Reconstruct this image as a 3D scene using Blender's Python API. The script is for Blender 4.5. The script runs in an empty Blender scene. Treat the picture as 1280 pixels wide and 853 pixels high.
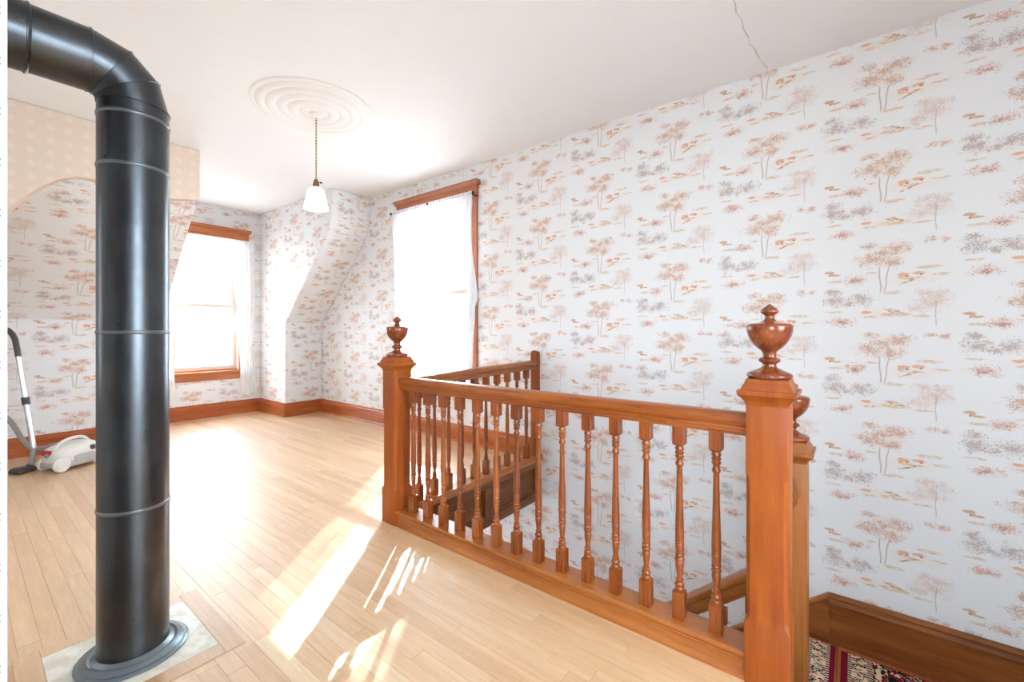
import bpy, bmesh, math, random
from mathutils import Vector, Matrix
random.seed(7)
S = bpy.context.scene
C = S.collection
PI = math.pi

# ------------------------------------------------------------------ camera
YAW = math.radians(38.0)
FPX, HC, CY = 545.0, 1.10, 413.5
cd = bpy.data.cameras.new('camera')
cam = bpy.data.objects.new('camera', cd); C.objects.link(cam)
cam.location = (0, 0, HC)
cam.rotation_euler = (PI/2, 0, YAW - PI/2)
cd.sensor_width = 36.0
cd.lens = FPX/1280*36.0
cd.shift_y = -(426.5-CY)/1280
cd.clip_start = 0.02
S.camera = cam
def pix(x, y, z):
    fx, fy = math.cos(YAW), math.sin(YAW)
    w = x*fx+y*fy
    r = x*fy-y*fx
    if w < .05: return None
    return 640+FPX*r/w, CY-FPX*(z-HC)/w, w

# ------------------------------------------------------------------ world, sun, exposure
W = bpy.data.worlds.new('world'); S.world = W; W.use_nodes = True
bg = W.node_tree.nodes['Background']
bg.inputs[0].default_value = (0.74, 0.88, 1.0, 1)
bg.inputs[1].default_value = 9.5
sd = bpy.data.lights.new('sun', 'SUN'); sd.energy = 9.5; sd.angle = math.radians(0.55); sd.color = (1.0, .97, .93)
sun = bpy.data.objects.new('sun', sd); C.objects.link(sun)
sun.rotation_euler = Vector((-.82, -.65, -.713)).to_track_quat('-Z', 'Y').to_euler()
sun.location = (8, 7, 7)
S.view_settings.view_transform = 'Standard'; S.view_settings.look = 'None'
S.view_settings.gamma = 1.0; S.view_settings.use_curve_mapping = False
S.view_settings.exposure = 1.14
def portal(loc, to, w, h):
    d = bpy.data.lights.new('window_daylight', 'AREA'); d.shape = 'RECTANGLE'; d.size = w; d.size_y = h
    d.cycles.is_portal = True
    o = bpy.data.objects.new('window_daylight', d); C.objects.link(o); o.location = loc
    o.rotation_euler = Vector(to).to_track_quat('-Z', 'Z').to_euler()
# windows: (axis plane, ...) the two in view, then unseen ones put in for more daylight
XW, YB, YK, ZC = 3.09, 6.45, 5.70, 2.70
XL, YS = -1.25, -2.1
portal((XW+.16, 3.43, 1.49), (-1, 0, 0), .98, 1.80)
portal((1.97, YB+.16, 1.42), (0, -1, 0), .80, 1.72)
portal((XL-.16, -.75, 1.45), (1, 0, 0), 1.10, 1.90)
portal((XL-.16, 3.30, 1.35), (1, 0, 0), .70, 1.30)
portal((.45, YS-.16, 1.45), (0, 1, 0), 1.70, 2.00)
portal((XW+.16, 3.75, -1.50), (-1, 0, 0), .90, 1.70)
portal((2.45, 4.68, -1.50), (0, -1, 0), .90, 1.70)

# ------------------------------------------------------------------ mesh helpers
OFF = {}
def new_bm(): return bmesh.new()
def box(bm, x0, x1, y0, y1, z0, z1):
    v = [bm.verts.new(p) for p in ((x0,y0,z0),(x1,y0,z0),(x1,y1,z0),(x0,y1,z0),(x0,y0,z1),(x1,y0,z1),(x1,y1,z1),(x0,y1,z1))]
    for f in ((0,3,2,1),(4,5,6,7),(0,1,5,4),(1,2,6,5),(2,3,7,6),(3,0,4,7)): bm.faces.new([v[i] for i in f])
    return bm
def rings(bm, rs, cap=True):
    """rs: list of equal length vertex-loops"""
    L = [[bm.verts.new(p) for p in r] for r in rs]
    n = len(L[0])
    for a, b in zip(L, L[1:]):
        for i in range(n):
            bm.faces.new((a[i], a[(i+1) % n], b[(i+1) % n], b[i]))
    if cap:
        bm.faces.new(list(reversed(L[0]))); bm.faces.new(L[-1])
    return bm
def lathe(bm, prof, cx=0, cy=0, n=24, cap=True, rot=0):
    rs = []
    for z, r in prof:
        r = max(r, .0004)
        rs.append([(cx+r*math.cos(rot+2*PI*i/n), cy+r*math.sin(rot+2*PI*i/n), z) for i in range(n)])
    return rings(bm, rs, cap)
def sqloft(bm, prof, cx=0, cy=0):
    """prof: (z, half, chamfer) stacked chamfered squares"""
    rs = []
    for z, h, c in prof:
        c = max(c, .0006)
        rs.append([(cx+x, cy+y, z) for x, y in ((h,-h+c),(h,h-c),(h-c,h),(-h+c,h),(-h,h-c),(-h,-h+c),(-h+c,-h),(h-c,-h))])
    return rings(bm, rs)
def extrude(bm, prof, a, b, updir=(0, 0, 1), sidedir=None):
    """sweep 2D profile (s, z) from point a to point b; s along sidedir"""
    a, b = Vector(a), Vector(b); up = Vector(updir)
    d = (b-a).normalized()
    s = Vector(sidedir) if sidedir is not None else d.cross(up).normalized()
    rs = [[tuple(p+s*x+up*z) for x, z in prof] for p in (a, b)]
    return rings(bm, rs)
def tube(bm, pts, r, n=10, cap=True):
    pts = [Vector(p) for p in pts]
    rr = r if isinstance(r, (list, tuple)) else [r]*len(pts)
    rs = []; ref = None
    for i, p in enumerate(pts):
        t = (pts[min(i+1, len(pts)-1)]-pts[max(i-1, 0)]).normalized()
        if ref is None:
            ref = t.orthogonal().normalized()
        ref = (ref-t*ref.dot(t)).normalized()
        q = t.cross(ref)
        rs.append([tuple(p+(ref*math.cos(2*PI*k/n)+q*math.sin(2*PI*k/n))*rr[i]) for k in range(n)])
    return rings(bm, rs, cap)
def spline(pts, n=8):
    pts = [Vector(p) for p in pts]; out = []
    for i in range(len(pts)-1):
        p0, p1, p2, p3 = pts[max(i-1,0)], pts[i], pts[i+1], pts[min(i+2, len(pts)-1)]
        for k in range(n):
            t = k/n
            out.append(.5*((2*p1)+(p2-p0)*t+(2*p0-5*p1+4*p2-p3)*t*t+(3*p1-p0-3*p2+p3)*t**3))
    out.append(pts[-1]); return out
def auto_uv(bm):
    uv = bm.loops.layers.uv.new('UVMap')
    bm.normal_update()
    for f in bm.faces:
        n = f.normal
        ax, ay, az = abs(n.x), abs(n.y), abs(n.z)
        for l in f.loops:
            p = l.vert.co
            if az > .92: l[uv].uv = (p.x, p.y)
            elif ax >= ay and ax > .3: l[uv].uv = (p.y, p.z/max(.3, math.sqrt(1-az*az)))
            else: l[uv].uv = (-p.x, p.z/max(.3, math.sqrt(1-az*az)))
def obj(name, bm, m, parent=None, smooth=None, uv=False, bevel=0, seg=2):
    """link as ONE mesh object; geometry given in world space, moved into the parent's frame"""
    bmesh.ops.remove_doubles(bm, verts=bm.verts, dist=1e-6)
    bmesh.ops.recalc_face_normals(bm, faces=bm.faces)
    if uv: auto_uv(bm)
    off = OFF.get(parent.name, Vector()) if parent else Vector()
    if off.length: bmesh.ops.translate(bm, verts=bm.verts, vec=-off)
    me = bpy.data.meshes.new(name); bm.to_mesh(me); bm.free()
    me.materials.append(m)
    o = bpy.data.objects.new(name, me); C.objects.link(o)
    if parent: o.parent = parent
    OFF[o.name] = off.copy()
    if smooth is not None:
        for p in me.polygons: p.use_smooth = True
        try: me.set_sharp_from_angle(angle=math.radians(smooth))
        except Exception: pass
    if bevel:
        b = o.modifiers.new('bevel', 'BEVEL'); b.width = bevel; b.segments = seg; b.limit_method = 'ANGLE'; b.angle_limit = math.radians(40)
        for p in me.polygons: p.use_smooth = True
        me.set_sharp_from_angle(angle=math.radians(50))
    return o
def tag(o, label, cat, group=None):
    o['label'] = label; o['category'] = cat
    if group: o['group'] = group
    return o
def thing(name, label, cat, loc=(0,0,0), group=None):
    o = bpy.data.objects.new(name, None); C.objects.link(o); o.location = loc
    o.empty_display_size = .1
    OFF[o.name] = Vector(loc)
    return tag(o, label, cat, group)
def struct(o, label=None):
    o['kind'] = 'structure'
    if label: o['label'] = label
    return o
def sempty(name, label=None, loc=(0,0,0)):
    o = bpy.data.objects.new(name, None); C.objects.link(o); o.location = loc; OFF[o.name] = Vector(loc)
    return struct(o, label)

# ------------------------------------------------------------------ materials
class N:
    def __init__(s, name):
        s.m = bpy.data.materials.new(name); s.m.use_nodes = True
        s.t = s.m.node_tree; s.p = s.t.nodes['Principled BSDF']; s.out = s.t.nodes['Material Output']
    def n(s, t, **k):
        x = s.t.nodes.new(t)
        for a, b in k.items(): setattr(x, a, b)
        return x
    def l(s, a, b): s.t.links.new(a, b)
    def set(s, node, i, v):
        if isinstance(v, bpy.types.NodeSocket): s.l(v, node.inputs[i])
        else: node.inputs[i].default_value = v
    def math(s, op, a, b=0.0, c=None, clamp=False):
        x = s.n('ShaderNodeMath', operation=op, use_clamp=clamp); s.set(x, 0, a); s.set(x, 1, b)
        if c is not None: s.set(x, 2, c)
        return x.outputs[0]
    def vec(s, op, a, b=None, c=None):
        x = s.n('ShaderNodeVectorMath', operation=op); s.set(x, 0, a)
        if b is not None: s.set(x, 1, b)
        if c is not None: s.set(x, 2, c)
        return x.outputs['Value'] if op in ('LENGTH', 'DOT_PRODUCT', 'DISTANCE') else x.outputs[0]
    def mix(s, f, a, b, mode='MIX'):
        x = s.n('ShaderNodeMix', data_type='RGBA', blend_type=mode); s.set(x, 0, f)
        for i, v in ((6, a), (7, b)):
            if isinstance(v, bpy.types.NodeSocket): s.l(v, x.inputs[i])
            else: x.inputs[i].default_value = (v[0], v[1], v[2], 1)
        return x.outputs[2]
    def rng(s, v, a, b, c=0.0, d=1.0, smooth=True):
        x = s.n('ShaderNodeMapRange', interpolation_type='SMOOTHSTEP' if smooth else 'LINEAR'); s.set(x, 0, v)
        for i, q in ((1, a), (2, b), (3, c), (4, d)): x.inputs[i].default_value = q
        return x.outputs[0]
    def noise(s, v, scale, detail=2.0, rough=.5, col=False):
        x = s.n('ShaderNodeTexNoise'); s.l(v, x.inputs['Vector']); x.inputs['Scale'].default_value = scale
        x.inputs['Detail'].default_value = detail; x.inputs['Roughness'].default_value = rough
        return x.outputs['Color'] if col else x.outputs[0]
    def bump(s, h, strength=.2, dist=.002):
        x = s.n('ShaderNodeBump'); s.l(h, x.inputs['Height']); x.inputs['Strength'].default_value = strength; x.inputs['Distance'].default_value = dist
        s.l(x.outputs[0], s.p.inputs['Normal'])
def srgb(r, g, b):
    f = lambda c: (c/255/12.92) if c/255 <= .04045 else ((c/255+.055)/1.055)**2.4
    return (f(r), f(g), f(b))
def plain(name, col, rough=.5, metal=0.0, bumpscale=0, bumpstr=.1, coat=0.0, var=0.0):
    k = N(name); p = k.p
    p.inputs['Roughness'].default_value = rough; p.inputs['Metallic'].default_value = metal
    p.inputs['Coat Weight'].default_value = coat
    tc = k.n('ShaderNodeTexCoord').outputs['Object']
    c = k.noise(tc, 9.0, 3.0)
    v = k.rng(c, .3, .7, 1-var, 1+var, False)
    k.l(k.mix(1.0, col, k.n('ShaderNodeCombineColor').outputs[0], 'MULTIPLY') if False else k.mix(v, (col[0]*.0, col[1]*.0, col[2]*.0), col), p.inputs['Base Color'])
    if bumpscale: k.bump(k.noise(tc, bumpscale, 3.0), bumpstr)
    return k.m
def wood(name, dark, mid, light, axis='z', rough=.33, coat=.25, scale=1.0, knots=True):
    k = N(name); p = k.p
    tc = k.n('ShaderNodeTexCoord').outputs['Object']
    oi = k.n('ShaderNodeObjectInfo').outputs['Random']
    sh = k.n('ShaderNodeCombineXYZ'); 
    for i, q in enumerate((13.7, 7.1, 29.3)): k.l(k.math('MULTIPLY', oi, q), sh.inputs[i])
    v = k.vec('ADD', tc, sh.outputs[0])
    sc = {'x': (1.2, 16, 16), 'y': (16, 1.2, 16), 'z': (16, 16, 1.2)}[axis]
    v1 = k.vec('MULTIPLY', v, tuple(q*scale for q in sc))
    n1 = k.noise(v1, 1.0, 4.0, .6)
    n2 = k.noise(v1, 5.0, 3.0, .65)
    n3 = k.noise(v, 2.2, 2.0)
    a = k.math('ADD', k.math('MULTIPLY', n1, .55), k.math('MULTIPLY', n2, .3))
    a = k.math('ADD', a, k.math('MULTIPLY', n3, .25))
    a = k.math('ADD', a, k.math('MULTIPLY', oi, .10))
    r = k.n('ShaderNodeValToRGB'); k.l(a, r.inputs[0])
    e = r.color_ramp.elements
    e[0].position = .40; e[0].color = (*dark, 1); e[1].position = .74; e[1].color = (*light, 1)
    x = e.new(.57); x.color = (*mid, 1)
    k.l(r.outputs[0], p.inputs['Base Color'])
    k.l(k.rng(n2, .2, .8, rough-.06, rough+.12, False), p.inputs['Roughness'])
    p.inputs['Coat Weight'].default_value = coat; p.inputs['Coat Roughness'].default_value = .18; p.inputs['Specular IOR Level'].default_value = .35
    k.bump(n2, .12, .001)
    return k.m

def toile(name, ground=(.79, .785, .785)):
    """scenic wallpaper: half-drop repeat .56 x .49 m with trees, cottages, shrubs and ground strokes"""
    k = N(name); p = k.p
    uv = k.n('ShaderNodeUVMap', uv_map='UVMap').outputs[0]
    sp = k.n('ShaderNodeSeparateXYZ'); k.l(uv, sp.inputs[0])
    CW, CH = .56, .49
    # printed x runs to the viewer's right: that is -u on the long wall
    px = k.math('ADD', k.math('MULTIPLY', sp.outputs[0], -1.0), -.13+.28+CW*40)
    col = k.math('FLOOR', k.math('DIVIDE', px, CW))
    par = k.math('MODULO', col, 2.0)
    lx = k.math('SUBTRACT', k.math('SUBTRACT', px, k.math('MULTIPLY', col, CW)), .28)
    py = k.math('ADD', k.math('ADD', sp.outputs[1], k.math('MULTIPLY', par, CH/2)), -.495+.37+CH*20)
    ly = k.math('SUBTRACT', k.math('MODULO', py, CH), .37)
    cb = k.n('ShaderNodeCombineXYZ'); k.l(lx, cb.inputs[0]); k.l(ly, cb.inputs[1])
    wn = k.noise(uv, 24.0, 4.0, .65, col=True)
    P = k.vec('ADD', cb.outputs[0], k.vec('MULTIPLY', k.vec('SUBTRACT', wn, (.5, .5, .5)), (.060, .044, 0)))
    P2 = k.vec('ADD', cb.outputs[0], k.vec('MULTIPLY', k.vec('SUBTRACT', k.noise(uv, 55.0, 2.0, .5, col=True), (.5, .5, .5)), (.014, .010, 0)))
    def group(els, base):
        m = None
        for cx, cy, rx, ry in els:
            d = k.vec('LENGTH', k.vec('MULTIPLY_ADD', base, (1/rx, 1/ry, 0), (-cx/rx, -cy/ry, 0)))
            m = d if m is None else k.math('MINIMUM', m, d)
        return m
    leafv = k.noise(k.vec('MULTIPLY', uv, (1.0, 1.35, 1.0)), 125.0, 2.5, .6)
    mid = k.noise(k.vec('MULTIPLY', uv, (1.0, 1.8, 1.0)), 48.0, 3.0, .6)
    lump = k.noise(uv, 36.0, 2.0, .5)
    soft = k.rng(mid, .36, .56, .15, 1.0)
    c = k.mix(k.noise(uv, 2.0, 2.0), tuple(q*.985 for q in ground), ground)
    def lay(c, els, colr, amt, tex, b=P, e0=1.0, e1=.55):
        f = k.rng(group(els, b), e0, e1)
        if tex is not None: f = k.math('MULTIPLY', f, tex)
        return k.mix(k.math('MULTIPLY', f, amt), c, colr)
    def leaves(c, els, colr, amt, dens=.0, b=P):
        """leaf flecks that thin out towards the edge of each cluster"""
        d = group(els, b)
        g = k.math('ADD', k.math('ADD', leafv, k.math('MULTIPLY', k.math('SUBTRACT', .62, d), .22)), k.math('MULTIPLY', k.math('SUBTRACT', lump, .5), .55))
        f = k.math('MULTIPLY', k.rng(g, .50-dens, .60-dens), k.rng(d, 1.5, 1.05))
        wash = k.math('MULTIPLY', k.rng(d, 1.1, .3), .30)
        return k.mix(k.math('MULTIPLY', k.math('MAXIMUM', f, wash), amt), c, colr)
    # faint far tree and pale washes
    c = leaves(c, [(.195,-.222,.084,.058),(.14,-.255,.06,.034),(.215,-.19,.06,.036),(.17,-.18,.055,.028)], srgb(210,180,162), .66)
    c = lay(c, [(.02,.03,.10,.075),(.12,-.10,.13,.045),(-.02,-.285,.13,.03)], srgb(232,218,208), .6, soft)
    # tan banks and ground strokes
    c = lay(c, [(.042,-.172,.055,.012),(.180,-.045,.062,.012),(.048,-.288,.080,.015),(-.055,-.300,.035,.009),(-.205,-.098,.045,.010),(.115,-.10,.06,.009),(-.05,-.06,.03,.008),(.155,-.30,.05,.008),(-.215,-.27,.05,.008),(.225,-.085,.045,.008)], srgb(214,184,148), .8, soft, P2)
    rot = k.n('ShaderNodeVectorRotate', rotation_type='Z_AXIS'); k.l(P2, rot.inputs['Vector']); rot.inputs['Angle'].default_value = .42
    c = lay(c, [(.162,-.225,.045,.007),(.13,-.235,.03,.006)], srgb(190,142,100), .85, soft, rot.outputs[0])
    rot = k.n('ShaderNodeVectorRotate', rotation_type='Z_AXIS'); k.l(P2, rot.inputs['Vector']); rot.inputs['Angle'].default_value = -.40
    c = lay(c, [(.050,-.145,.055,.006)], srgb(182,134,98), .85, soft, rot.outputs[0])
    # grey-mauve trees
    c = leaves(c, [(-.090,-.205,.062,.040),(-.210,-.205,.060,.042),(-.15,-.225,.04,.024),(-.220,-.160,.045,.028)], srgb(176,150,141), .74, .02)
    # trunks
    wob = k.math('MULTIPLY', k.math('SINE', k.math('MULTIPLY', ly, 60.0)), .0018)
    lw = k.math('ADD', lx, wob)
    t1 = k.math('ABSOLUTE', k.math('ADD', k.math('ADD', lw, .010), k.math('MULTIPLY', k.math('ADD', ly, .16), .05)))
    t2 = k.math('ABSOLUTE', k.math('SUBTRACT', k.math('SUBTRACT', lw, .006), k.math('MULTIPLY', k.math('ADD', ly, .16), .13)))
    tr = k.math('MAXIMUM', k.rng(t1, .0048, .0018), k.rng(t2, .0042, .0015))
    win = k.math('MULTIPLY', k.rng(ly, -.172, -.160), k.rng(ly, -.01, -.05))
    c = k.mix(k.math('MULTIPLY', k.math('MULTIPLY', tr, win), .62), c, srgb(176,140,120))
    t3 = k.math('ABSOLUTE', k.math('SUBTRACT', lw, .205)); w3 = k.math('MULTIPLY', k.rng(ly, -.36, -.34), k.rng(ly, -.20, -.24))
    c = k.mix(k.math('MULTIPLY', k.math('MULTIPLY', k.rng(t3, .0035, .0015), w3), .45), c, srgb(176,150,136))
    # main rosy tree
    c = leaves(c, [(-.050,.012,.078,.040),(.058,.064,.068,.038),(.034,-.008,.052,.038),(-.054,.086,.042,.022),(.0,.045,.055,.028)], srgb(198,154,128), .80, .02)
    # shrubs
    c = leaves(c, [(-.120,-.094,.060,.030),(.190,.095,.028,.018),(.238,.090,.028,.018),(-.180,-.325,.066,.028)], srgb(208,154,130), .78, .02)
    c = leaves(c, [(-.120,-.100,.032,.010),(-.175,-.332,.034,.010)], srgb(162,118,104), .6, -.01)
    # cottages
    c = lay(c, [(.082,-.078,.030,.012),(.140,-.074,.032,.011),(.070,-.090,.014,.010),(-.072,-.274,.030,.010)], srgb(222,162,124), .85, k.rng(mid, .30, .45, .3, 1.0), P2)
    c = lay(c, [(-.235,-.045,.030,.011),(-.205,-.062,.030,.007),(-.225,-.052,.014,.012)], srgb(198,152,114), .8, k.rng(mid, .30, .45, .3, 1.0), P2)
    c = lay(c, [(.095,-.088,.010,.006),(.152,-.082,.008,.006),(-.232,-.062,.007,.006)], srgb(150,98,72), .75, None, P2)
    k.l(c, p.inputs['Base Color'])
    p.inputs['Roughness'].default_value = .62
    p.inputs['Specular IOR Level'].default_value = .3
    return k.m

M = {}
M['toile'] = toile('toile_wallpaper')
def dotted():
    k = N('dotted_wallpaper'); uv = k.n('ShaderNodeUVMap', uv_map='UVMap').outputs[0]
    sp = k.n('ShaderNodeSeparateXYZ'); k.l(uv, sp.inputs[0])
    a = k.math('SINE', k.math('MULTIPLY', k.math('ADD', sp.outputs[0], sp.outputs[1]), 33.0))
    b = k.math('SINE', k.math('MULTIPLY', k.math('SUBTRACT', sp.outputs[0], sp.outputs[1]), 33.0))
    d = k.rng(k.math('MULTIPLY', a, b), .35, .8)
    k.l(k.mix(k.math('MULTIPLY', d, .4), srgb(228,208,190), srgb(240,226,212)), k.p.inputs['Base Color']); k.p.inputs['Roughness'].default_value = .6
    return k.m
M['dotted'] = dotted()
def sprig():
    """white paper with rows of small dark specks and grey sprays"""
    k = N('speckled_wallpaper'); uv = k.n('ShaderNodeUVMap', uv_map='UVMap').outputs[0]
    v = k.vec('MULTIPLY', uv, (1/.075, 1/.068, 1))
    fr = k.vec('SUBTRACT', k.vec('FRACTION', v), (.5, .5, 0))
    m = None
    for cx, cy in ((-.06, 0), (.06, 0), (0, .06), (0, -.06), (.17, .12), (.14, -.14)):
        d = k.vec('LENGTH', k.vec('SUBTRACT', fr, (cx, cy, 0)))
        m = d if m is None else k.math('MINIMUM', m, d)
    f = k.rng(m, .03, .016)
    n = k.rng(k.noise(uv, 60.0, 3.0), .48, .7)
    c = k.mix(k.math('MULTIPLY', n, .5), srgb(214,217,219), srgb(184,187,190))
    k.l(k.mix(k.math('MULTIPLY', f, .85), c, srgb(24,24,28)), k.p.inputs['Base Color']); k.p.inputs['Roughness'].default_value = .6
    return k.m
M['sprig'] = sprig()
M['ceiling'] = plain('ceiling_plaster', (.885, .89, .895), .75, bumpscale=3.0, bumpstr=.06, var=.01)
M['plaster'] = plain('white_plaster', (.88, .875, .865), .6, var=.01)
M['crack'] = plain('plaster_crack', srgb(206,201,196), .8)
M['newel'] = wood('honey_newel_wood', srgb(114,46,7), srgb(142,66,12), srgb(162,84,22), 'z', .42, .08)
M['rail'] = wood('handrail_wood', srgb(108,50,15), srgb(144,74,27), srgb(170,97,44), 'y', .28, .35)
M['railx'] = wood('handrail_wood_cross', srgb(120,62,26), srgb(152,86,42), srgb(182,112,62), 'x', .28, .35)
M['turned'] = wood('turned_baluster_wood', srgb(94,40,10), srgb(128,60,17), srgb(154,81,31), 'z', .27, .4)
M['finial'] = wood('dark_finial_wood', srgb(84,32,12), srgb(118,52,22), srgb(148,76,36), 'x', .2, .5)
M['shoe'] = wood('shoe_wood', srgb(120,58,17), srgb(150,82,31), srgb(174,105,50), 'y', .32, .3)
M['basey'] = wood('baseboard_wood', srgb(136,62,24), srgb(168,86,40), srgb(190,108,58), 'y', .35, .25)
M['basex'] = wood('baseboard_wood_cross', srgb(136,62,24), srgb(168,86,40), srgb(190,108,58), 'x', .35, .25)
M['stairy'] = wood('stair_wood', srgb(104,54,20), srgb(138,78,32), srgb(160,98,48), 'y', .35, .25)
M['stairx'] = wood('stair_wood_cross', srgb(104,54,20), srgb(138,78,32), srgb(160,98,48), 'x', .35, .25)
M['newel_shade'] = wood('shaded_newel_wood', srgb(104,54,20), srgb(138,78,32), srgb(160,98,48), 'z', .38, .15)  # shade on the lower newel, put into a darker copy of its wood
M['panel'] = wood('stairwell_panel_wood', srgb(86,44,18), srgb(114,64,30), srgb(138,84,44), 'x', .4, .2)
M['trimy'] = wood('window_trim_wood', srgb(134,74,46), srgb(160,94,62), srgb(182,116,80), 'y', .4, .15)
M['trimz'] = wood('window_casing_wood', srgb(134,74,46), srgb(160,94,62), srgb(182,116,80), 'z', .4, .15)
M['trimx'] = wood('window_trim_wood_cross', srgb(150,78,40), srgb(178,102,58), srgb(200,126,78), 'x', .4, .15)
def floorwood():
    k = N('maple_strip_floor'); p = k.p
    tc = k.n('ShaderNodeTexCoord').outputs['Object']
    r = k.math('FRACT', k.math('ADD', k.math('MULTIPLY', k.n('ShaderNodeObjectInfo').outputs['Random'], 7.31), k.n('ShaderNodeNewGeometry').outputs['Random Per Island']))
    sh = k.n('ShaderNodeCombineXYZ'); k.l(k.math('MULTIPLY', r, 31.0), sh.inputs[0]); k.l(k.math('MULTIPLY', r, 17.0), sh.inputs[1])
    v = k.vec('MULTIPLY', k.vec('ADD', tc, sh.outputs[0]), (22, 1.6, 10))
    n1 = k.noise(v, 1.0, 4.0, .6); n2 = k.noise(v, 4.0, 3.0, .6)
    cr = k.n('ShaderNodeValToRGB'); k.l(r, cr.inputs[0])
    e = cr.color_ramp.elements; e[0].color = (*srgb(206,160,114), 1); e[1].color = (*srgb(234,204,164), 1); e[0].position = 0.0
    for pos, c in ((.12, srgb(216,172,126)), (.55, srgb(228,190,146)), (.9, srgb(222,182,136))):
        x = e.new(pos); x.color = (*c, 1)
    g = k.math('ADD', k.math('MULTIPLY', n1, .6), k.math('MULTIPLY', n2, .4))
    c = k.mix(k.rng(g, .3, .75), tuple(q for q in (.80, .74, .68)), (1, 1, 1))
    k.l(k.mix(1.0, cr.outputs[0], c, 'MULTIPLY'), p.inputs['Base Color'])
    k.l(k.rng(n2, .2, .8, .42, .54, False), p.inputs['Roughness'])
    p.inputs['Coat Weight'].default_value = 1.0; p.inputs['Coat Roughness'].default_value = .46; p.inputs['Coat IOR'].default_value = 1.65
    k.bump(n2, .06, .001)
    return k.m
M['floor'] = floorwood()
M['subfloor'] = plain('subfloor_boards', srgb(120, 84, 56), .8)
def pipemat():
    k = N('blued_steel_pipe'); p = k.p
    tc = k.n('ShaderNodeTexCoord').outputs['Object']
    n = k.noise(tc, 5.0, 4.0, .6); n2 = k.noise(k.vec('MULTIPLY', tc, (60, 60, 14)), 1.0, 3.0, .7)
    k.l(k.mix(k.rng(n, .3, .7), (.070, .076, .084), (.098, .105, .114)), p.inputs['Base Color'])
    p.inputs['Metallic'].default_value = 1.0
    k.l(k.rng(n2, .2, .8, .26, .38, False), p.inputs['Roughness'])
    k.bump(n2, .05, .001)
    return k.m
M['pipe'] = pipemat()
M['pipe_seam'] = plain('pipe_seam_bead', (.16, .17, .18), .35, .7)
M['collar'] = plain('grey_floor_collar', srgb(120, 130, 136), .35, .6, var=.05)
def plate():
    k = N('weathered_hearth_plate'); p = k.p
    tc = k.n('ShaderNodeTexCoord').outputs['Object']
    n = k.noise(tc, 14.0, 5.0, .65)
    k.l(k.mix(k.rng(n, .42, .62), srgb(232, 226, 212), srgb(212, 202, 180)), p.inputs['Base Color'])
    p.inputs['Roughness'].default_value = .4
    k.bump(k.noise(tc, 18.0, 3.0), .35, .006)
    return k.m
M['plate'] = plate()
def sheer(name, tr):
    k = N(name); t = k.t
    tl = k.n('ShaderNodeBsdfTranslucent'); tl.inputs[0].default_value = (.93, .94, .95, 1)
    df = k.n('ShaderNodeBsdfDiffuse'); df.inputs[0].default_value = (.92, .93, .94, 1)
    tp = k.n('ShaderNodeBsdfTransparent')
    a = k.n('ShaderNodeMixShader'); a.inputs[0].default_value = .45; k.l(tl.outputs[0], a.inputs[1]); k.l(df.outputs[0], a.inputs[2])
    tc = k.n('ShaderNodeTexCoord').outputs['Object']
    w = k.noise(k.vec('MULTIPLY', tc, (40, 40, 6)), 1.0, 2.0)
    b = k.n('ShaderNodeMixShader'); k.l(k.rng(w, .3, .7, tr-.08, tr+.08, False), b.inputs[0]); k.l(a.outputs[0], b.inputs[1]); k.l(tp.outputs[0], b.inputs[2])
    k.l(b.outputs[0], k.out.inputs[0])
    return k.m
M['sheer'] = sheer('sheer_curtain', .12)
M['valance'] = sheer('lace_valance', .15)
def glass():
    k = N('window_glass')
    tp = k.n('ShaderNodeBsdfTransparent'); tp.inputs[0].default_value = (.96, .97, .97, 1)
    gl = k.n('ShaderNodeBsdfGlossy'); gl.inputs['Roughness'].default_value = .02
    fa = k.n('ShaderNodeLayerWeight').outputs['Facing']
    b = k.n('ShaderNodeMixShader'); k.l(k.math('ADD', k.math('MULTIPLY', k.math('POWER', fa, 5.0), .6), .03), b.inputs[0]); k.l(tp.outputs[0], b.inputs[1]); k.l(gl.outputs[0], b.inputs[2])
    k.l(b.outputs[0], k.out.inputs[0]); return k.m
M['glass'] = glass()
M['sash'] = plain('glare_washed_sash', srgb(214, 196, 180), .4)  # pale tone has the wash of window glare put into the colour
M['iron'] = plain('black_iron', srgb(38, 34, 34), .4, .5)
M['brass'] = plain('aged_brass', srgb(150, 110, 66), .35, .8)
def opal():
    k = N('opal_glass_shade'); p = k.p
    p.inputs['Base Color'].default_value = (.95, .94, .92, 1); p.inputs['Roughness'].default_value = .15
    tl = k.n('ShaderNodeBsdfTranslucent'); tl.inputs[0].default_value = (1, .97, .92, 1)
    b = k.n('ShaderNodeMixShader'); b.inputs[0].default_value = .5; k.l(p.outputs[0], b.inputs[1]); k.l(tl.outputs[0], b.inputs[2]); k.l(b.outputs[0], k.out.inputs[0]); return k.m
M['opal'] = opal()
def bulb():
    k = N('lit_bulb'); k.p.inputs['Base Color'].default_value = (1, .95, .85, 1)
    k.p.inputs['Emission Color'].default_value = (1, .93, .82, 1); k.p.inputs['Emission Strength'].default_value = 60.0; return k.m
M['bulb'] = bulb()
def cord():
    k = N('twisted_cord'); tc = k.n('ShaderNodeTexCoord').outputs['Object']
    sp = k.n('ShaderNodeSeparateXYZ'); k.l(tc, sp.inputs[0])
    s = k.rng(k.math('SINE', k.math('MULTIPLY', sp.outputs[2], 300.0)), -.1, .1)
    k.l(k.mix(s, srgb(120, 92, 66), srgb(206, 188, 160)), k.p.inputs['Base Color']); k.p.inputs['Roughness'].default_value = .8; return k.m
M['cord'] = cord()
M['vac_body'] = plain('pale_grey_plastic', srgb(222, 218, 212), .28, coat=.3)
M['vac_grey'] = plain('mid_grey_plastic', srgb(176, 172, 168), .35)
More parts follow.
